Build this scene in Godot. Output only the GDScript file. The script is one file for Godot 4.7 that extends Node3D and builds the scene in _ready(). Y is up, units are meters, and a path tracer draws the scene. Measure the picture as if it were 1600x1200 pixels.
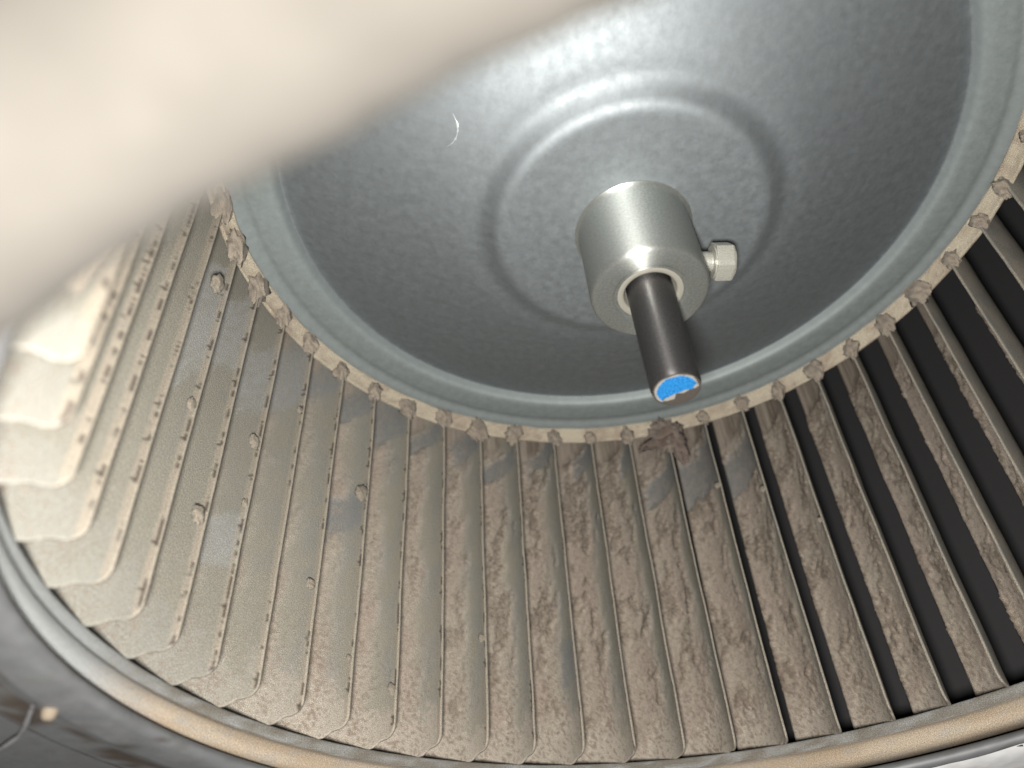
extends Node3D
# A dusty squirrel-cage blower wheel seen through its inlet. Wheel units (rim radius = 1) times S give metres;
# the wheel's axle is the z axis, the inlet faces +z.

const S := 0.115
const PITCH := 7.5
const PHASE := -0.3365
const TWIST := -1.335          # degrees that a blade leans over one unit of its length
const RA := 0.994              # inner edge of the blades
const RHO := 0.245             # curve of the blade section
const TURN := 1.135             # 65 degrees of arc
const Z_END := 1.067

var rng := RandomNumberGenerator.new()
var coarse := FastNoiseLite.new()
var fine := FastNoiseLite.new()
var blotch := FastNoiseLite.new()
var M := {}


func _ready() -> void:
	rng.seed = 11
	set_camera_and_light()
	noises()
	materials()
	build_housing()
	build_thread()
	build_wheel()
	build_shaft()
	build_lint()
	build_hand()


# ------------------------------------------------------------------ camera and light

func set_camera_and_light() -> void:
	var right := Vector3(0.99768, 0.00590, 0.06780)
	var down := Vector3(-0.04678, -0.66408, 0.74620)
	var ahead := Vector3(0.04943, -0.74764, -0.66226)
	var eye := Vector3(-0.40347, 1.18460, 1.70056) * S
	var cam := Camera3D.new()
	cam.name = "camera"
	cam.transform = Transform3D(Basis(right, -down, -ahead).orthonormalized(), eye)
	var lens := CameraAttributesPhysical.new()
	lens.frustum_focal_length = 12.0 / 0.48284
	lens.frustum_near = 0.008
	lens.frustum_far = 20.0
	lens.frustum_focus_distance = 0.226
	lens.exposure_aperture = 9.5
	cam.attributes = lens
	cam.near = 0.008
	cam.far = 20.0
	add_child(cam)
	cam.current = true

	var env := Environment.new()
	env.background_mode = Environment.BG_COLOR
	env.background_color = Color(0.60, 0.61, 0.60)
	env.background_energy_multiplier = 0.2
	env.tonemap_mode = Environment.TONE_MAPPER_LINEAR
	env.tonemap_exposure = 1.0
	env.sdfgi_enabled = true
	env.ssao_enabled = true
	env.ssil_enabled = true
	var world := WorldEnvironment.new()
	world.name = "world_environment"
	world.environment = env
	add_child(world)

	# the phone's lamp, beside and a little behind the lens
	var lamp := OmniLight3D.new()
	lamp.name = "flash_lamp"
	lamp.position = eye + Vector3(-0.005, -0.005, 0.014)
	lamp.light_color = Color(1.0, 0.98, 0.955)
	lamp.light_energy = 0.186
	lamp.light_size = 0.01
	lamp.omni_range = 4.0
	lamp.omni_attenuation = 2.0
	lamp.shadow_enabled = true
	add_child(lamp)


# ------------------------------------------------------------------ noises, materials

func noises() -> void:
	coarse.seed = 3
	coarse.frequency = 1.0
	coarse.fractal_octaves = 3
	fine.seed = 8
	fine.frequency = 1.0
	fine.fractal_octaves = 3
	fine.fractal_gain = 0.6
	blotch.seed = 21
	blotch.frequency = 1.0
	blotch.fractal_octaves = 2


func noise_tex(freq: float, lo: float, hi: float, octaves := 4, kind := FastNoiseLite.TYPE_SIMPLEX_SMOOTH, as_normal := false, bump := 4.0, gain := 0.5, seed_ := 1) -> NoiseTexture2D:
	var n := FastNoiseLite.new()
	n.noise_type = kind
	n.frequency = freq
	n.fractal_octaves = octaves
	n.fractal_gain = gain
	n.seed = seed_
	var t := NoiseTexture2D.new()
	t.width = 512
	t.height = 512
	t.seamless = true
	t.noise = n
	if as_normal:
		t.as_normal_map = true
		t.bump_strength = bump
	else:
		var g := Gradient.new()
		g.set_color(0, Color(lo, lo, lo))
		g.set_color(1, Color(hi, hi, hi))
		t.color_ramp = g
	return t


func mat(called: String, color: Color, rough: float, metal := 0.0) -> StandardMaterial3D:
	var m := StandardMaterial3D.new()
	m.resource_name = called
	m.albedo_color = color.linear_to_srgb()
	m.roughness = rough
	m.metallic = metal
	M[called] = m
	return m


func tri(m: StandardMaterial3D, per_metre: float) -> void:
	m.uv1_triplanar = true
	m.uv1_scale = Vector3.ONE * per_metre


func materials() -> void:
	var grain := noise_tex(0.12, 0.36, 1.0, 3, FastNoiseLite.TYPE_SIMPLEX, false, 0, 0.6)
	var grain_height := noise_tex(0.10, 0.0, 1.0, 4, FastNoiseLite.TYPE_SIMPLEX, false, 0, 0.6, 5)
	var spangle := noise_tex(0.03, 0.88, 1.0, 5, FastNoiseLite.TYPE_SIMPLEX, false, 0, 0.75, 9)
	var rough_map := noise_tex(0.03, 0.60, 0.71, 4, FastNoiseLite.TYPE_SIMPLEX, false, 0, 0.6, 14)

	var d := mat("dust", Color.WHITE, 0.95)
	d.vertex_color_use_as_albedo = true
	d.albedo_texture = grain
	d.heightmap_enabled = true
	d.heightmap_texture = grain_height
	d.heightmap_scale = 0.02
	d.metallic_specular = 0.25
	tri(d, 45.0)

	var lump := mat("lint", Color.WHITE, 1.0)
	lump.vertex_color_use_as_albedo = true
	lump.albedo_texture = grain
	lump.heightmap_enabled = true
	lump.heightmap_texture = grain_height
	lump.heightmap_scale = 0.06
	lump.metallic_specular = 0.2
	lump.rim_enabled = true
	lump.rim = 0.4
	tri(lump, 60.0)

	var g := mat("galvanised", Color(0.215, 0.24, 0.252), 0.5, 0.88)
	g.albedo_texture = spangle
	g.roughness_texture = rough_map
	g.roughness = 1.0
	tri(g, 14.0)

	var gc := mat("galvanised_dusty", Color.WHITE, 0.55, 0.6)
	gc.vertex_color_use_as_albedo = true
	gc.albedo_texture = spangle
	tri(gc, 20.0)

	var gf := mat("flange", Color(0.165, 0.19, 0.19), 0.62, 0.35)
	gf.albedo_texture = spangle
	tri(gf, 14.0)
	var z := mat("zinc", Color(0.50, 0.525, 0.50), 0.40, 0.88)
	z.albedo_texture = noise_tex(0.05, 0.85, 1.0, 3, FastNoiseLite.TYPE_SIMPLEX, false, 0, 0.5, 31)
	tri(z, 40.0)
	z.anisotropy_enabled = true
	z.anisotropy = -0.85
	var zb := mat("bright_zinc", Color(0.72, 0.72, 0.64), 0.38, 0.5)
	zb.albedo_texture = grain
	tri(zb, 60.0)
	mat("bore", Color(0.30, 0.29, 0.25), 0.5, 0.6)

	var st := mat("steel", Color(0.12, 0.117, 0.117), 0.38, 0.85)
	st.albedo_texture = noise_tex(0.04, 0.75, 1.0, 4, FastNoiseLite.TYPE_SIMPLEX, false, 0, 0.6, 41)
	tri(st, 60.0)
	st.anisotropy_enabled = true
	st.anisotropy = -0.8
	var se := mat("steel_end", Color(0.13, 0.11, 0.095), 0.6, 0.4)
	se.albedo_texture = grain
	tri(se, 80.0)
	var bp := mat("blue_paint", Color(0.012, 0.19, 0.50), 0.55)
	bp.albedo_texture = noise_tex(0.03, 0.45, 1.0, 4, FastNoiseLite.TYPE_SIMPLEX, false, 0, 0.6, 71)
	tri(bp, 90.0)
	mat("white_paint", Color(0.15, 0.145, 0.13), 0.8)

	var h := mat("housing", Color(0.12, 0.124, 0.128), 0.6, 0.45)
	h.albedo_texture = spangle
	tri(h, 10.0)
	var hp := mat("housing_painted", Color.WHITE, 0.6, 0.45)
	hp.vertex_color_use_as_albedo = true
	hp.albedo_texture = spangle
	tri(hp, 10.0)
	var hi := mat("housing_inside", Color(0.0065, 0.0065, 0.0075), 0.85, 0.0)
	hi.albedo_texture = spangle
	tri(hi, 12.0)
	var f := mat("glare_white", Color(0.86, 0.87, 0.88), 0.5, 0.0)  # flat white of the added glare strip
	f.albedo_texture = noise_tex(0.010, 0.88, 1.0, 3, FastNoiseLite.TYPE_SIMPLEX, false, 0, 0.6, 55)
	tri(f, 20.0)
	mat("thread", Color(0.085, 0.085, 0.09), 0.8)
	mat("grime", Color(0.10, 0.085, 0.075), 0.9)
	mat("fastener", Color(0.11, 0.09, 0.065), 0.85, 0.1)
	mat("scratch", Color(0.36, 0.39, 0.40), 0.5, 0.6)

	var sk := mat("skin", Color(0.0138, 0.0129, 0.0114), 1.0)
	sk.albedo_texture = noise_tex(0.008, 0.88, 1.0, 4, FastNoiseLite.TYPE_SIMPLEX, false, 0, 0.5, 61)
	sk.metallic_specular = 0.2
	tri(sk, 30.0)
	mat("nail", Color(0.60, 0.46, 0.38), 0.3)


# ------------------------------------------------------------------ helpers

func begin() -> SurfaceTool:
	var st := SurfaceTool.new()
	st.begin(Mesh.PRIMITIVE_TRIANGLES)
	st.set_smooth_group(0)
	return st


func part(called: String, mesh: Mesh, material: Material, parent: Node) -> MeshInstance3D:
	var o := MeshInstance3D.new()
	o.name = called
	o.mesh = mesh
	o.material_override = material
	parent.add_child(o, true)
	return o


func thing(called: String, label: String, category: String) -> Node3D:
	var o := Node3D.new()
	o.name = called
	o.set_meta("label", label)
	o.set_meta("category", category)
	add_child(o, true)
	return o


func quads(st: SurfaceTool, rows: int, cols: int, first: int, wrap: bool) -> void:
	for j in rows - 1:
		for i in (cols if wrap else cols - 1):
			var a := first + j * cols + i
			var b := first + j * cols + (i + 1) % cols
			var c := a + cols
			var d := b + cols
			st.add_index(a); st.add_index(b); st.add_index(c)
			st.add_index(b); st.add_index(d); st.add_index(c)


# a profile of (radius, z) turned about the z axis, in wheel units; colour_of(angle, row) paints what lies on it
func lathe(profile: PackedVector2Array, segments := 96, colour_of = null, wobble := 0.0, centre := Vector2.ZERO, from_deg := 0.0, to_deg := 360.0) -> ArrayMesh:
	var st := begin()
	var whole := is_equal_approx(to_deg - from_deg, 360.0)
	var cols := segments if whole else segments + 1
	for j in profile.size():
		for i in cols:
			var a := deg_to_rad(lerpf(from_deg, to_deg, float(i) / segments))
			var r := profile[j].x
			if wobble > 0.0:
				r += wobble * coarse.get_noise_3d(cos(a) * 6.0, sin(a) * 6.0, j * 0.3)
			if colour_of != null:
				st.set_color(colour_of.call(a, j))
			st.set_uv(Vector2(float(i) / segments, float(j) / profile.size()))
			st.add_vertex(Vector3(centre.x + r * cos(a), centre.y + r * sin(a), profile[j].y) * S)
	quads(st, profile.size(), cols, 0, whole)
	st.generate_normals()
	return st.commit()


# a lumpy ellipsoid of lint; half sizes in wheel units
func lump_mesh(half: Vector3, seed_: float, rough: float, tone: Color, dark: Color, rings := 14, around := 20) -> ArrayMesh:
	var st := begin()
	for j in rings + 1:
		var v := PI * j / rings
		for i in around:
			var u := TAU * i / around
			var d := Vector3(sin(v) * cos(u), sin(v) * sin(u), cos(v))
			var n := coarse.get_noise_3d(d.x * 1.1 + seed_ * 5.3, d.y * 1.1, d.z * 1.1)
			var m := fine.get_noise_3d(d.x * 3.0 + seed_ * 9.1, d.y * 3.0, d.z * 3.0)
			st.set_color(tone.lerp(dark, clampf(0.35 - m * 1.3 - n * 0.7, 0.0, 1.0)))
			st.add_vertex(d * half * (1.0 + rough * (n * 1.1 + m * 0.6)) * S)
	quads(st, rings + 1, around, 0, true)
	st.generate_normals()
	return st.commit()


# frame on the wheel at an angle: x along the turn, y outwards, z along the axle
func on_wheel(deg: float, r: float, z: float) -> Transform3D:
	var a := deg_to_rad(deg)
	return Transform3D(Basis(Vector3(-sin(a), cos(a), 0), Vector3(cos(a), sin(a), 0), Vector3(0, 0, 1)), Vector3(r * cos(a), r * sin(a), z) * S)


func dust_tone(a: float) -> Color:
	return Color(0.40, 0.335, 0.265).lerp(Color(0.48, 0.43, 0.34), clampf(0.5 + blotch.get_noise_1d(a * 9.0), 0, 1))


# ------------------------------------------------------------------ blades

func smooth(a: float, b: float, x: float) -> float:
	var t := clampf((x - a) / (b - a), 0.0, 1.0)
	return t * t * (3.0 - 2.0 * t)


# bare patches wiped or flaked off: blade number, z, half length, t, half width
var bare := [
	[-18, 0.45, 0.075, 0.35, 0.5], [-21, 0.74, 0.075, 0.30, 0.40], [-9, 0.15, 0.10, 0.5, 1.6], [-8, 0.15, 0.08, 0.5, 1.6], [-10, 0.17, 0.05, 0.35, 0.6],
	[-17, 0.05, 0.08, 0.5, 0.9], [-18, 0.05, 0.06, 0.5, 0.9], [-16, 0.06, 0.04, 0.35, 0.4], [-14, 0.10, 0.04, 0.5, 0.5], [-15, 0.05, 0.06, 0.25, 0.3],
	[-20, 0.12, 0.13, 0.5, 0.9], [-19, 0.05, 0.065, 0.3, 0.5], [-12, 0.07, 0.05, 0.25, 0.3], [-11, 0.09, 0.04, 0.2, 0.26], [-22, 0.2, 0.14, 0.4, 0.8],
	[-13, 0.80, 0.07, 0.12, 0.2], [-23, 0.3, 0.2, 0.4, 0.8], [-6, 0.08, 0.08, 0.25, 0.25], [-21, 0.25, 0.12, 0.45, 0.7], [-13, 0.05, 0.04, 0.3, 0.35],
]


func blade_mesh(k: int, detailed: bool) -> ArrayMesh:
	var nf := 40 if detailed else 8
	var zs := PackedFloat32Array([-0.45, -0.2, -0.02])
	if detailed:
		for j in 168:
			zs.append(0.01 + (Z_END - 0.01 - 0.006) * j / 167.0)
		zs.append(Z_END - 0.003)
		zs.append(Z_END)
	else:
		for j in 8:
			zs.append(0.1 + (Z_END - 0.1) * j / 7.0)
	var thick := 0.0055
	var theta := PITCH * k + PHASE
	var side := theta - 360.0 if theta > 90.0 else theta
	var reach := -0.010 + 0.022 * smooth(-112.0, -58.0, side)
	var brownness := smooth(-140.0, -95.0, side) * (1.0 - 0.25 * smooth(-40, 0, side))
	var leftness := smooth(-130.0, -165.0, side)  # darkens the dust colours on the left blades to offset the close lamp
	var lean := rng.randf_range(-0.25, 0.25)
	var st := begin()
	var cols := 2 * (nf + 1)
	for z in zs:
		var a := deg_to_rad(theta + TWIST * z + lean * maxf(z, 0.0) * 0.5)
		var er := Vector3(cos(a), sin(a), 0)
		var et := Vector3(-sin(a), cos(a), 0)
		var tmin := 0.0
		var round_r := 0.028
		if z > Z_END - round_r:
			var q := (z - (Z_END - round_r)) / round_r
			tmin = round_r * (1.0 - sqrt(maxf(0.0, 1.0 - q * q))) / (RHO * TURN)
		for c in cols:
			var back := c > nf
			var i := c if not back else cols - 1 - c
			var t0 := float(i) / nf
			var t := tmin + (1.0 - tmin) * t0
			var f := t * TURN
			# section: starts along the radius at the inner edge, curls towards smaller angles
			var left := RHO * (1.0 - cos(f))
			var out := RHO * sin(f)
			var nrm := et * -cos(f) - er * sin(f)      # towards the hollow side
			var p := er * (RA + out) - et * left
			p += et * (0.0025 * coarse.get_noise_2d(z * 2.5 + k * 3.7, 1.0))
			if back:
				p -= nrm * thick
				if detailed:
					var nb := coarse.get_noise_3d(t * 4.0, z * 9.0, k * 3.3)
					var fb := fine.get_noise_3d(t * 20.0, z * 60.0, k * 2.3 + 40.0)
					st.set_color(Color(0.29, 0.285, 0.255).lerp(Color(0.38, 0.34, 0.285), clampf(0.45 + nb * 1.2 + fb * 0.5, 0, 1)))
				else:
					st.set_color(Color(0.3, 0.29, 0.26))
			elif detailed:
				var n := coarse.get_noise_3d(t * 3.2, z * 7.0, k * 7.3)
				var n2 := fine.get_noise_3d(t * 9.0, z * 34.0, k * 3.1)
				var n3 := fine.get_noise_3d(t * 26.0, z * 100.0, k * 5.9 + 17.0)
				var n4 := fine.get_noise_3d(t * 62.0, z * 240.0, k * 1.7 + 90.0)
				var b := blotch.get_noise_3d(t * 2.0, z * 4.0, k * 2.7 + 50.0)
				var film := smooth(0.46, 0.24, t + n * 0.16 + n3 * 0.05)
				var crust := 1.0 - film
				var fluff := smooth(0.40, 0.60, t + n * 0.50 + b * 0.22 + n2 * 0.10 + 0.08 * smooth(0.5, 0.0, z) - 0.16 * smooth(0.45, 0.9, z)) * smooth(0.02, 0.3, n2 * 0.5 + n * 0.9 + b * 0.5 + 0.14 - 0.25 * smooth(0.5, 0.9, z)) * brownness
				var tan_ := Color(0.545, 0.465, 0.39).lerp(Color(0.575, 0.515, 0.425), clampf(0.5 + b * 1.3, 0, 1))
				tan_ = tan_.lerp(Color(0.33, 0.27, 0.215), clampf(0.12 - n3 * 0.6 - n4 * 1.0, 0, 0.75))
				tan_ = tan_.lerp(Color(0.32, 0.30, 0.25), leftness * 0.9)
				var grey := Color(0.43, 0.405, 0.335).lerp(Color(0.39, 0.385, 0.345), clampf(0.5 + n * 1.5, 0, 1))
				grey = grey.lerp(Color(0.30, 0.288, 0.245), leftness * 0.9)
				var col := tan_.lerp(grey, film)
				col = col.lerp(Color(0.235, 0.185, 0.145), clampf(fluff * (0.55 - n3 * 0.4 - n4 * 0.6), 0.0, 0.85))
				# pale clean metal towards the inlet end, with a crumbling border
				var pale := smooth(0.0, 0.025, z - 0.940 + n * 0.09 + n3 * 0.07 + n4 * 0.06 - 0.05 * absf(t - 0.5))
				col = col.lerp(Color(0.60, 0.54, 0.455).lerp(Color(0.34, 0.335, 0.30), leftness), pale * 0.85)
				# crumbs of darker dust left lying on the pale ends
				var crumbs := smooth(0.10, 0.30, n4 * 0.9 + n3 * 0.8 + n * 0.35 - 0.05) * smooth(0.62, 0.90, z) * (0.35 + 0.65 * smooth(0.15, 0.4, t))
				col = col.lerp(Color(0.30, 0.235, 0.185), crumbs * lerpf(0.75, 0.55, leftness))
				var d := crumbs * 0.0022 + crust * (0.0045 + 0.0016 * n2 + 0.0012 * n3 + 0.0006 * n4)
				d += fluff * (0.002 + 0.0022 * n2 + 0.0028 * n3 + 0.0012 * n4 + 0.006 * n)
				d *= 1.0 - pale * 0.8
				for w in bare:
					if w[0] == k:
						var e := maxf(absf(z - w[1]) / w[2], absf(t - w[3]) / w[4])
						var here := smooth(1.08, 0.80, e + n * 0.45 + n3 * 0.30)
						if here > 0.0:
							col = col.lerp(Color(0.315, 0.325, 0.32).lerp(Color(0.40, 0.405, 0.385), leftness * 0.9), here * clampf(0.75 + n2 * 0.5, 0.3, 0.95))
							d *= 1.0 - here
				# broken crust along the inner edge
				var chip := blotch.get_noise_2d(z * 15.0 + k * 11.0, k * 4.0) + 0.45 * blotch.get_noise_2d(z * 70.0, k * 9.0 + t * 30.0)
				if chip > 0.14 and t < 0.042 + 0.03 * n3 and t > 0.010:
					col = col.lerp(Color(0.10, 0.08, 0.065), smooth(0.12, 0.34, chip + n4 * 0.12) * 0.9)
					d -= 0.0015 * smooth(0.14, 0.24, chip)
				elif t <= 0.06:
					col = col.lerp(Color(0.46, 0.40, 0.315), 0.6)
				d *= smooth(0.0, 0.035, z) * (1.0 if t0 < 0.999 else 0.4)
				p += nrm * maxf(d, -0.002)
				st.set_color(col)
			else:
				st.set_color(Color(0.36, 0.31, 0.25))
			var rr := Vector2(p.x, p.y).length()
			var zz := z + reach * smooth(Z_END - 0.12, Z_END, z) * smooth(1.072, 1.045, rr)
			st.add_vertex((p + Vector3(0, 0, zz)) * S)
	quads(st, zs.size(), cols, 0, true)
	# the end face at the inlet
	var last := (zs.size() - 1) * cols
	for i in nf:
		var a0 := last + i
		var a1 := last + i + 1
		var b0 := last + cols - 1 - i
		var b1 := last + cols - 2 - i
		st.add_index(a0); st.add_index(a1); st.add_index(b0)
		st.add_index(a1); st.add_index(b1); st.add_index(b0)
	st.generate_normals()
	return st.commit()


# ------------------------------------------------------------------ the wheel

func build_wheel() -> void:
	var w := thing("blower_fan", "dust caked squirrel cage blower wheel with curved blades around a galvanised disc", "blower wheel")

	# dished centre plate
	var prof := PackedVector2Array([
		Vector2(0.0, 0.179), Vector2(0.12, 0.179), Vector2(0.24, 0.179), Vector2(0.300, 0.179), Vector2(0.310, 0.1787), Vector2(0.318, 0.1775), Vector2(0.326, 0.1748), Vector2(0.334, 0.1700),
		Vector2(0.341, 0.163), Vector2(0.351, 0.153), Vector2(0.361, 0.1445), Vector2(0.372, 0.1375), Vector2(0.385, 0.1335), Vector2(0.400, 0.1310), Vector2(0.415, 0.1275), Vector2(0.43, 0.1235), Vector2(0.5, 0.097), Vector2(0.6, 0.060), Vector2(0.7, 0.021),
		Vector2(0.8, -0.020), Vector2(0.845, -0.0395), Vector2(0.857, -0.043), Vector2(0.862, -0.043), Vector2(0.866, -0.039), Vector2(0.866, -0.06), Vector2(0.80, -0.035), Vector2(0.70, 0.005), Vector2(0.3, 0.12), Vector2(0.0, 0.15)])
	var plate := part("back_plate", lathe(prof, 256), M.galvanised, w)
	var lip := PackedVector2Array([Vector2(0.862, -0.044), Vector2(0.866, -0.036), Vector2(0.870, -0.027), Vector2(0.875, -0.020), Vector2(0.882, -0.016), Vector2(0.895, -0.014), Vector2(0.915, -0.0125),
		Vector2(0.936, -0.0115), Vector2(0.945, -0.0122), Vector2(0.952, -0.0145), Vector2(0.960, -0.0145), Vector2(0.968, -0.0115), Vector2(0.977, -0.007), Vector2(0.988, -0.004), Vector2(0.996, -0.004), Vector2(0.998, -0.010), Vector2(0.998, -0.03), Vector2(0.90, -0.035)])
	part("plate_flange", lathe(lip, 256), M.flange, w)
	# a curved scuff on the cone
	var st := begin()
	for i in 19:
		var a := deg_to_rad(lerpf(-62.0, 38.0, i / 18.0))
		var wide := 0.0028 * (0.3 + absf(coarse.get_noise_1d(i * 0.9)) * 1.6) * sin(PI * (i + 0.6) / 19.2)
		for q in [-1.0, 0.0, 1.0]:
			var r: float = 0.052 + wide * q
			var p := Vector2(-0.462 + r * cos(a), 0.245 + r * sin(a))
			st.add_vertex(Vector3(p.x, p.y, cone_z(p.length()) + 0.0006 + (0.0012 if q == 0.0 else 0.0)) * S)
	quads(st, 19, 3, 0, false)
	st.generate_normals()
	part("scuff_mark", st.commit(), M.scratch, plate)

	# rolled edge of the plate, coated with pale dust
	var band := PackedVector2Array([Vector2(0.990, -0.012), Vector2(0.988, -0.002), Vector2(0.990, 0.003), Vector2(0.996, 0.007), Vector2(1.003, 0.013), Vector2(1.008, 0.021), Vector2(1.011, 0.030), Vector2(1.013, 0.036), Vector2(1.019, 0.038), Vector2(1.023, 0.034), Vector2(1.024, 0.0), Vector2(1.02, -0.02)])
	var band_colour := func(a: float, j: int) -> Color:
		var n := fine.get_noise_3d(cos(a) * 30.0, sin(a) * 30.0, j * 0.35)
		var c := Color(0.58, 0.52, 0.405).lerp(Color(0.43, 0.36, 0.28), clampf(0.30 - n * 1.5 - 1.2 * blotch.get_noise_2d(cos(a) * 5.0, sin(a) * 5.0), 0, 1))
		return c.lerp(Color(0.33, 0.33, 0.30), 0.7) if j < 2 else c
	part("rolled_rim", lathe(band, 420, band_colour, 0.006), M.dust, w)

	# blades: the ones in view have each their own dust, the rest share one shape
	var plain: ArrayMesh = null
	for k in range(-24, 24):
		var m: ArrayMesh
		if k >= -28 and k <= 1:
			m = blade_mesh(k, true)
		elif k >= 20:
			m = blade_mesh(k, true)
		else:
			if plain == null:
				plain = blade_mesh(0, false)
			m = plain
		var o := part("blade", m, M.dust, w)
		if m == plain:
			o.rotation.z = deg_to_rad(PITCH * k)

	# dust packed round the root of every blade
	for k in range(-26, 5):
		var deg := PITCH * k + PHASE + rng.randf_range(-0.35, 0.35)
		var left := smooth(-120.0, -150.0, deg)
		var big := lerpf(0.85, 1.75, pow(rng.randf(), 1.2)) * lerpf(0.95, 1.2, left)
		var half := Vector3(0.020 * big, 0.020, (0.026 + rng.randf() * 0.009) * big)
		var tone := Color(0.48, 0.405, 0.315).lerp(Color(0.58, 0.50, 0.385), rng.randf() * 0.5 + left * 0.4)
		var o := part("dust_clump", lump_mesh(half, k + 40.0, 0.55, tone, Color(0.30, 0.24, 0.19)), M.lint, w)
		o.transform = on_wheel(deg + rng.randf_range(-0.5, 0.3), 1.0 + rng.randf_range(-0.003, 0.005), 0.024 + rng.randf_range(-0.006, 0.014)) * Transform3D(Basis.from_euler(Vector3(0, rng.randf_range(-0.5, 0.5), 0)), Vector3.ZERO)

	# lumps caught on the inner edges: blade, z, size
	var caught := [[-23.3, 0.223, 0.030], [-21.08, 0.488, 0.020], [-18.06, 0.424, 0.027], [-22.1, 0.779, 0.024], [-19.07, 0.755, 0.016], [-15.0, 0.768, 0.013], [-17.0, 0.946, 0.016], [-23.05, 0.579, 0.016],
		[-21.0, 0.66, 0.012], [-18.0, 0.90, 0.010], [-8.0, 0.36, 0.013], [-9.0, 0.30, 0.012], [-7.0, 0.52, 0.009], [-20.0, 0.28, 0.012]]
	for c in caught:
		var deg: float = PITCH * c[0] + PHASE + TWIST * c[1] - 0.4
		var size: float = c[2]
		var o := part("dust_clump", lump_mesh(Vector3(size * 0.75, size * 0.42, size * 0.85), c[1] * 37.0 + c[0], 0.4, Color(0.46, 0.405, 0.31), Color(0.33, 0.275, 0.215)), M.lint, w)
		o.transform = on_wheel(deg, RA + 0.006, c[1])

	# end ring at the inlet
	var ring := PackedVector2Array([Vector2(1.246, 1.060), Vector2(1.235, 1.066), Vector2(1.10, 1.067), Vector2(1.083, 1.067), Vector2(1.079, 1.068), Vector2(1.0775, 1.072), Vector2(1.078, 1.080), Vector2(1.080, 1.090), Vector2(1.081, 1.094), Vector2(1.078, 1.097), Vector2(1.072, 1.102), Vector2(1.069, 1.109), Vector2(1.068, 1.118), Vector2(1.070, 1.128), Vector2(1.076, 1.137), Vector2(1.086, 1.143), Vector2(1.10, 1.145), Vector2(1.14, 1.140), Vector2(1.20, 1.130), Vector2(1.244, 1.11), Vector2(1.252, 1.08), Vector2(1.250, 1.06)])
	var ring_colour := func(a: float, j: int) -> Color:
		var n := fine.get_noise_3d(cos(a) * 14.0, sin(a) * 14.0, j * 0.4)
		var b := blotch.get_noise_3d(cos(a) * 3.0, sin(a) * 3.0, j * 0.2)
		var deg := rad_to_deg(a)
		if deg > 30.0:
			deg -= 360.0
		var dusty := smooth(-176.0, -158.0, deg)
		var c := Color(0.40, 0.42, 0.42)
		if j >= 9:
			c = c.lerp(Color(0.47, 0.375, 0.27).lerp(Color(0.55, 0.46, 0.35), clampf(0.5 + b * 1.8 + n * 0.5, 0, 1)), dusty * clampf(1.0 + n * 0.9, 0, 1))
		else:
			c = c.lerp(Color(0.22, 0.20, 0.17), clampf(dusty * (0.75 - n), 0, 1))
		return c
	part("end_ring", lathe(ring, 320, ring_colour), M.dust, w)
	var hoop := PackedVector2Array([Vector2(1.13, -0.44), Vector2(1.25, -0.44), Vector2(1.25, -0.48), Vector2(1.13, -0.48), Vector2(1.13, -0.44)])
	part("far_ring", lathe(hoop, 96), M.galvanised, w)

	# hub with its clamp bolt
	var hub := PackedVector2Array([Vector2(0.142, 0.1795), Vector2(0.136, 0.182), Vector2(0.1335, 0.187), Vector2(0.133, 0.195), Vector2(0.133, 0.25), Vector2(0.133, 0.32), Vector2(0.133, 0.385), Vector2(0.1325, 0.396), Vector2(0.1305, 0.401), Vector2(0.127, 0.4045), Vector2(0.122, 0.406), Vector2(0.10, 0.406), Vector2(0.086, 0.406), Vector2(0.0835, 0.4055), Vector2(0.082, 0.4025), Vector2(0.079, 0.4015), Vector2(0.074, 0.4015), Vector2(0.066, 0.4015), Vector2(0.062, 0.3995), Vector2(0.060, 0.394), Vector2(0.060, 0.36), Vector2(0.060, 0.20)])
	var hb := part("hub", lathe(hub, 128, null, 0.0, Vector2.ZERO, -90.0, 270.0), M.zinc, w)
	var bore := PackedVector2Array([Vector2(0.0735, 0.4022), Vector2(0.071, 0.4026), Vector2(0.064, 0.4026), Vector2(0.0605, 0.4015), Vector2(0.0585, 0.398), Vector2(0.0585, 0.30)])
	part("bore_bushing", lathe(bore, 80), M.bore, hb)
	var at := Transform3D(Basis(Vector3(0, 1, 0), PI / 2).rotated(Vector3(0, 0, 1), deg_to_rad(-1.0)), Vector3(0, 0.004, 0.304) * S)
	var shank := part("bolt_shank", lathe(thread(), 40), M.bright_zinc, hb)
	shank.transform = at
	var head := part("bolt_head", hex_head(), M.bright_zinc, hb)
	head.transform = at


func cone_z(r: float) -> float:
	return lerpf(0.097, 0.060, (r - 0.5) / 0.1) if r > 0.5 else lerpf(0.1235, 0.097, (r - 0.43) / 0.07)


func thread() -> PackedVector2Array:
	var p := PackedVector2Array()
	for i in 22:
		p.append(Vector2(0.0245 if i % 2 == 0 else 0.0215, 0.120 + i * 0.0019))
	return p


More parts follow.
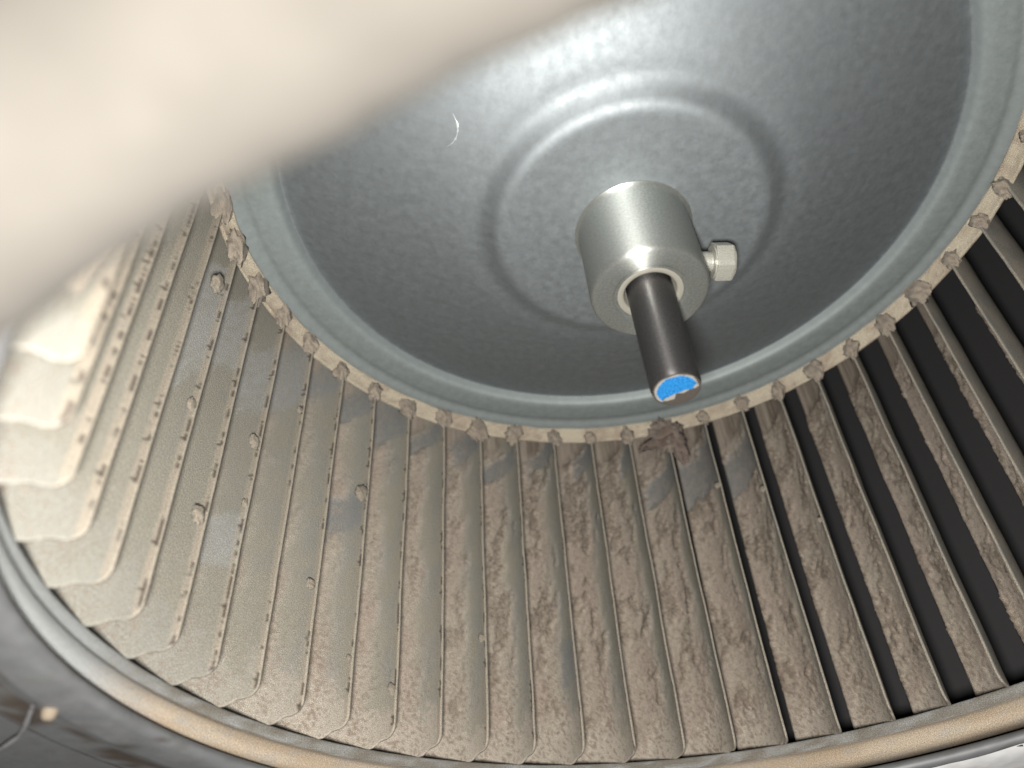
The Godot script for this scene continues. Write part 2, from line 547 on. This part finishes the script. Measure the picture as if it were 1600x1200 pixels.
func hex_head() -> ArrayMesh:
	# rings of a hexagon with rounded corners: washer face, chamfer, sides, chamfer, top
	var st := begin()
	st.set_smooth_group(-1)
	var rows := [[0.0, 0.1600, true], [0.038, 0.1600, true], [0.038, 0.1625, true], [0.0455, 0.1635, false], [0.047, 0.1655, false], [0.047, 0.200, false], [0.0455, 0.2040, false], [0.039, 0.2075, true], [0.0, 0.2075, true]]
	for j in rows.size() - 1:
		for i in 24:
			var q: Array[Vector3] = []
			for e in [[j, i], [j, i + 1], [j + 1, i], [j + 1, i + 1]]:
				var row: Array = rows[e[0]]
				var a: float = TAU * float(e[1] % 24) / 24.0
				var r: float = row[0]
				if not row[2]:
					var s := fposmod(a + PI / 6.0, PI / 3.0) - PI / 6.0
					r = minf(r * 0.885 / cos(s), r * 0.995)
				q.append(Vector3(r * cos(a), r * sin(a), row[1]) * S)
			for n in [0, 1, 2, 1, 3, 2]:
				st.add_vertex(q[n])
	st.generate_normals()
	return st.commit()


# ------------------------------------------------------------------ shaft

func build_shaft() -> void:
	var t := thing("motor_shaft", "dark steel motor shaft with blue painted end, standing out of the hub", "motor shaft")
	var st := begin()
	var n := 72
	var rows := PackedFloat32Array([-0.6, 0.18, 0.3, 0.4, 0.44, 0.48, 0.512, 0.518, 0.524, 0.56, 0.6, 0.64, 0.670, 0.678, 0.683, 0.686])
	for z in rows:
		for i in n:
			var a := TAU * i / n - PI / 2.0
			var r := 0.0515
			if z > 0.675:
				r -= (z - 0.675) * 0.30
			var p := Vector2(r * cos(a), r * sin(a))
			var flat := lerpf(0.041, 0.06, smooth(0.512, 0.524, z)) if z > 0.2 else 0.06
			var dir := Vector2.from_angle(deg_to_rad(-8.0))
			var over := p.dot(dir) - flat
			if over > 0.0:
				p -= dir * over
			st.set_uv(Vector2(float(i) / n, z))
			st.add_vertex(Vector3(p.x, p.y, z) * S)
	quads(st, rows.size(), n, 0, true)
	st.generate_normals()
	part("shaft_rod", st.commit(), M.steel, t)
	var cap := lathe(PackedVector2Array([Vector2(0.0, 0.6862), Vector2(0.02, 0.6862), Vector2(0.040, 0.6862), Vector2(0.0478, 0.6858)]), 72)
	part("end_face", cap, M.steel_end, t)
	part("end_rim", paint_patch(0.0440, 0.0165, 0.6864, 3.0), M.white_paint, t)
	part("paint_mark", paint_patch(0.0400, 0.013, 0.6869, 9.0), M.blue_paint, t)


# a segment of a disc, cut off by a wavering chord on the lower right
func paint_patch(radius: float, chord: float, z: float, seed_: float) -> ArrayMesh:
	var st := begin()
	var dir := Vector2.from_angle(deg_to_rad(-52.0))
	var n := 64
	st.add_vertex(Vector3(-dir.x * radius * 0.45, -dir.y * radius * 0.45, z) * S)
	for i in n:
		var a := TAU * i / n
		var p := Vector2.from_angle(a) * radius * (1.0 + 0.06 * coarse.get_noise_2d(cos(a) * 1.5 + seed_, sin(a) * 1.5))
		var c := chord * (1.0 + 0.7 * coarse.get_noise_2d(p.dot(dir.orthogonal()) * 30.0, seed_))
		var over := p.dot(dir) - c
		if over > 0.0:
			p -= dir * over
		st.add_vertex(Vector3(p.x, p.y, z) * S)
	for i in n:
		st.add_index(0); st.add_index(1 + (i + 1) % n); st.add_index(1 + i)
	st.generate_normals()
	return st.commit()


# ------------------------------------------------------------------ lint hanging from the rim

func build_lint() -> void:
	var t := thing("lint_clump", "torn brown lint clump hanging from the rim below the blue shaft end", "lint")
	var deg := PITCH * -10.0 + PHASE
	var body := part("lint_body", lump_mesh(Vector3(0.050, 0.032, 0.055), 3.0, 0.8, Color(0.33, 0.265, 0.21), Color(0.18, 0.13, 0.10), 28, 40), M.lint, t)
	body.transform = on_wheel(deg, 1.004, 0.055) * Transform3D(Basis(Vector3(0, 1, 0), 0.35), Vector3.ZERO)
	var trail := part("lint_strand", lump_mesh(Vector3(0.022, 0.018, 0.060), 7.0, 0.8, Color(0.28, 0.20, 0.16), Color(0.14, 0.10, 0.08), 24, 24), M.lint, t)
	trail.transform = on_wheel(deg + 1.6, 1.006, 0.105) * Transform3D(Basis(Vector3(0, 1, 0), 0.1), Vector3.ZERO)
	# a flap curling to the next blade
	var st := begin()
	var cols := 14
	for side in 2:
		for j in 10:
			var v := j / 9.0
			for i in cols:
				var u := float(i) / (cols - 1)
				var wide := lerpf(1.0, 0.18, u)
				var n := coarse.get_noise_2d(u * 3.0, v * 3.0 + 7.0)
				var p := Vector3(-0.125 * u + 0.02, -0.030 + 0.022 * sin(u * 2.2) + 0.02 * (v - 0.5) * wide - side * 0.006 + n * 0.008, 0.075 + (v - 0.5) * 0.07 * wide + 0.035 * u + n * 0.012)
				st.set_color(Color(0.27, 0.20, 0.155).lerp(Color(0.12, 0.08, 0.06), clampf(0.3 + v * 0.5 - n, 0, 1)))
				st.add_vertex(on_wheel(deg, 1.0, 0.0) * (p * S))
	quads(st, 10, cols, 0, false)
	quads(st, 10, cols, 10 * cols, false)
	st.generate_normals()
	part("lint_flap", st.commit(), M.lint, t)


# ------------------------------------------------------------------ housing

func build_housing() -> void:
	var h := thing("blower_housing", "grey sheet metal blower housing with a round inlet around the wheel", "blower housing")
	var c := Vector2(0.025, 0.0)
	# inlet ring: rolled lip, flare and flange, carried out to the front plate
	var lip := PackedVector2Array([Vector2(1.16, 1.150), Vector2(1.12, 1.1505), Vector2(1.095, 1.153), Vector2(1.082, 1.158), Vector2(1.076, 1.165), Vector2(1.075, 1.172), Vector2(1.079, 1.180), Vector2(1.088, 1.185), Vector2(1.105, 1.188), Vector2(1.14, 1.190), Vector2(1.152, 1.189), Vector2(1.158, 1.185), Vector2(1.166, 1.182), Vector2(1.18, 1.181), Vector2(1.20, 1.181), Vector2(1.22, 1.181), Vector2(1.235, 1.181), Vector2(1.24, 1.181), Vector2(1.248, 1.179), Vector2(1.252, 1.172)])
	var grimy := func(a: float, j: int) -> Color:
		var n := fine.get_noise_3d(cos(a) * 16.0, sin(a) * 16.0, j * 0.5) + coarse.get_noise_3d(cos(a) * 9.0, sin(a) * 9.0, j * 0.3 + 4.0)
		var tone := Color(0.115, 0.12, 0.125).lerp(Color(0.15, 0.155, 0.16), clampf(0.5 + n, 0, 1))
		return tone.lerp(Color(0.062, 0.050, 0.041), smooth(0.0, 0.3, n * 0.6 + (0.12 if j >= 13 else -0.25)))
	part("inlet_ring", lathe(lip, 256, grimy, 0.0, c), M.housing_painted, h)
	# front plate, a flat sheet with the opening in it
	var st := begin()
	var n := 96
	for side in 2:
		for j in 2:
			for i in n:
				var a := TAU * i / n
				var p := c + Vector2.from_angle(a) * 1.18
				if j == 1:
					var q := Vector2.from_angle(a)
					q *= 2.0 / maxf(absf(q.x), absf(q.y))
					p = q
				st.add_vertex(Vector3(p.x, p.y, 1.170 - side * 0.014) * S)
	quads(st, 2, n, 0, true)
	quads(st, 2, n, 2 * n, true)
	st.generate_normals()
	part("front_plate", st.commit(), M.housing, h)
	# scroll wall
	st = begin()
	n = 128
	for side in 2:
		for z in [-0.95, 1.154]:
			for i in n:
				var a := TAU * i / n
				var r := 1.36 + 0.42 * fposmod(float(i) / n + 0.55, 1.0) + side * 0.012
				st.add_vertex(Vector3(r * cos(a), r * sin(a), z) * S)
	quads(st, 2, n, 0, true)
	quads(st, 2, n, 2 * n, true)
	st.generate_normals()
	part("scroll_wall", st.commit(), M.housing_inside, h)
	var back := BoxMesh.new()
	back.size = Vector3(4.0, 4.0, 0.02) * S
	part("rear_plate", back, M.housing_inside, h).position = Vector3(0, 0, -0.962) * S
	# screw on the inlet flange at the lower left and grime round the plate's corner
	var screw := lathe(PackedVector2Array([Vector2(0.0, 0.016), Vector2(0.006, 0.0155), Vector2(0.010, 0.012), Vector2(0.0125, 0.006), Vector2(0.013, 0.0), Vector2(0.013, -0.01)]), 24)
	for q in [-172.9, -112.9, -52.9, 7.1, 67.1, 127.1]:
		var a := deg_to_rad(q)
		part("screw_head", screw, M.fastener, h).position = Vector3(1.122 * cos(a) + c.x * 0.0, 1.122 * sin(a), 1.190) * S
	# added white strip that paints glare onto the flange at the lower right
	st = begin()
	var rows := 8
	for j in rows:
		for i in 25:
			var a := deg_to_rad(lerpf(-62.0, -20.0, i / 24.0))
			var r := lerpf(1.084, 1.36, float(j) / (rows - 1))
			var z := 1.1905 + 0.004 * coarse.get_noise_2d(i * 0.35, j * 0.5) + (0.002 if j > 0 else -0.005)
			st.add_vertex(Vector3(c.x + r * cos(a), c.y + r * sin(a), z) * S)
	quads(st, rows, 25, 0, false)
	st.generate_normals()
	var glare_white := part("glare_strip", st.commit(), M.glare_white, self)
	glare_white.set_meta("label", "added white strip painting the glare on the housing at the lower right corner")
	glare_white.set_meta("category", "tape")


func build_thread() -> void:
	var way := Curve3D.new()
	for q in [Vector3(-1.128, -0.110, 1.193), Vector3(-1.145, -0.140, 1.196), Vector3(-1.172, -0.186, 1.197), Vector3(-1.202, -0.229, 1.196), Vector3(-1.236, -0.262, 1.197), Vector3(-1.285, -0.312, 1.193)]:
		way.add_point(q, Vector3(0.012, 0.018, 0), Vector3(-0.012, -0.018, 0))
	var st := begin()
	var rows := 40
	for j in rows:
		var o := way.sample_baked(way.get_baked_length() * j / (rows - 1.0))
		var n := way.sample_baked(way.get_baked_length() * minf(j + 0.5, rows - 1.0) / (rows - 1.0)) - way.sample_baked(way.get_baked_length() * maxf(j - 0.5, 0.0) / (rows - 1.0))
		var side := n.normalized().cross(Vector3(0, 0, 1)).normalized()
		var r := 0.0050 * (0.8 + 0.35 * coarse.get_noise_1d(j * 0.06))
		for i in 8:
			var a := TAU * i / 8.0
			st.add_vertex((o + side * cos(a) * r + Vector3(0, 0, sin(a) * r)) * S)
	quads(st, rows, 8, 0, true)
	st.generate_normals()
	var t := part("loose_thread", st.commit(), M.thread, self)
	t.set_meta("label", "short curved grey thread lying on the housing flange in the lower left corner")
	t.set_meta("category", "thread")


# ------------------------------------------------------------------ hand

# bones: from, radius, to, radius (camera-side centimetres turned into the place by hand_frame)
var hand_bones := [
	[Vector3(-3.30, -1.02, 4.30), 0.84, Vector3(-1.40, -2.12, 4.30), 0.80], [Vector3(-1.40, -2.12, 4.30), 0.80, Vector3(1.2, -3.08, 4.25), 0.72], [Vector3(-6.9, 1.35, 3.9), 0.98, Vector3(-3.30, -1.02, 4.30), 0.84],
	[Vector3(-7.9, -0.15, 3.5), 1.0, Vector3(-4.05, -2.45, 3.95), 0.86], [Vector3(-4.05, -2.45, 3.95), 0.86, Vector3(-1.9, -3.8, 3.9), 0.79], [Vector3(-1.9, -3.8, 3.9), 0.79, Vector3(0.0, -4.95, 3.8), 0.66],
	[Vector3(-9.0, -1.5, 3.0), 0.95, Vector3(-5.6, -3.9, 3.5), 0.82], [Vector3(-5.6, -3.9, 3.5), 0.82, Vector3(-3.7, -5.2, 3.4), 0.74], [Vector3(-3.7, -5.2, 3.4), 0.74, Vector3(-2.0, -6.3, 3.2), 0.62],
	[Vector3(-10.2, -2.6, 2.4), 0.85, Vector3(-7.6, -5.0, 2.8), 0.70], [Vector3(-7.6, -5.0, 2.8), 0.70, Vector3(-6.3, -6.2, 2.7), 0.64], [Vector3(-6.3, -6.2, 2.7), 0.64, Vector3(-5.2, -7.2, 2.5), 0.54],
	[Vector3(-13.2, 4.2, 1.8), 1.9, Vector3(-7.3, 1.2, 3.8), 1.15], [Vector3(-13.2, 4.0, 1.7), 1.9, Vector3(-8.2, -0.1, 3.4), 1.15], [Vector3(-13.5, 3.4, 1.5), 1.8, Vector3(-9.3, -1.4, 2.9), 1.1], [Vector3(-13.8, 3.0, 1.3), 1.7, Vector3(-10.4, -2.4, 2.4), 1.0],
	[Vector3(-12.6, 4.6, 2.6), 1.6, Vector3(-10.2, 2.8, 4.6), 1.25], [Vector3(-10.2, 2.8, 4.6), 1.25, Vector3(-9.0, 0.4, 5.6), 0.98], [Vector3(-9.0, 0.4, 5.6), 0.98, Vector3(-8.4, -1.9, 5.8), 0.74],
	[Vector3(-13.5, 4.0, 1.7), 2.1, Vector3(-20.0, 8.5, -1.5), 2.9],
]


func hand_field(p: Vector3) -> float:
	var e := 0.0
	for b in hand_bones:
		var from: Vector3 = b[0]
		var along: Vector3 = b[2] - from
		var t := clampf((p - from).dot(along) / along.length_squared(), 0.0, 1.0)
		var d: float = (p - from - along * t).length() - lerpf(b[1], b[3], t)
		if d < 1.6:
			e += exp(-d * 9.0)
	return 5.0 if e < 1e-9 else -log(e) / 9.0


func build_hand() -> void:
	var t := thing("hand", "pale out of focus fingers held close to the lens across the upper left", "hand")
	var right := Vector3(0.99768, 0.00590, 0.06780)
	var down := Vector3(-0.04678, -0.66408, 0.74620)
	var ahead := Vector3(0.04943, -0.74764, -0.66226)
	var at := Transform3D(Basis(right, down, ahead), Vector3(-0.40347, 1.18460, 1.70056) * S)
	var cell := 0.25
	var lo := Vector3(-22.5, -8.2, -4.0)
	var size := Vector3i(98, 82, 46)
	# only the cells near a bone are sampled
	var near := {}
	for b in hand_bones:
		var r: float = maxf(b[1], b[3]) + 0.7
		var from: Vector3 = b[0]
		var to: Vector3 = b[2]
		var steps := int(from.distance_to(to) / 0.5) + 1
		for s in steps + 1:
			var p := (from.lerp(to, float(s) / steps) - lo) / cell
			var rr := int(ceil((lerpf(b[1], b[3], float(s) / steps) + 0.45) / cell))
			for x in range(int(p.x) - rr, int(p.x) + rr + 1):
				for y in range(int(p.y) - rr, int(p.y) + rr + 1):
					for z in range(int(p.z) - rr, int(p.z) + rr + 1):
						near[Vector3i(x, y, z)] = 0.0
	for k in near:
		near[k] = hand_field(lo + Vector3(k) * cell)
	var st := begin()
	var where := {}
	var corners: Array[Vector3i] = []
	for i in 8:
		corners.append(Vector3i(i & 1, (i >> 1) & 1, (i >> 2) & 1))
	var edges := [[0, 1], [2, 3], [4, 5], [6, 7], [0, 2], [1, 3], [4, 6], [5, 7], [0, 4], [1, 5], [2, 6], [3, 7]]
	for k in near:
		var v: Array[float] = []
		for c in corners:
			v.append(near.get(k + c, 5.0))
		var sum := Vector3.ZERO
		var hits := 0
		for e in edges:
			var a: float = v[e[0]]
			var b: float = v[e[1]]
			if (a < 0.0) != (b < 0.0):
				sum += Vector3(corners[e[0]]).lerp(Vector3(corners[e[1]]), a / (a - b))
				hits += 1
		if hits:
			where[k] = where.size()
			st.add_vertex(at * ((lo + (Vector3(k) + sum / hits) * cell) * 0.01))
	var axes := [Vector3i(1, 0, 0), Vector3i(0, 1, 0), Vector3i(0, 0, 1)]
	for k in near:
		var a: float = near[k]
		for x in 3:
			var b: float = near.get(k + axes[x], 5.0)
			if (a < 0.0) == (b < 0.0):
				continue
			var u: Vector3i = axes[(x + 1) % 3]
			var w: Vector3i = axes[(x + 2) % 3]
			if where.has(k) and where.has(k - u) and where.has(k - w) and where.has(k - u - w):
				var q := [where[k], where[k - u], where[k - u - w], where[k - w]]
				if a > 0.0:
					q.reverse()
				for n in [0, 1, 2, 0, 2, 3]:
					st.add_index(q[n])
	st.generate_normals()
	part("skin", st.commit(), M.skin, t)
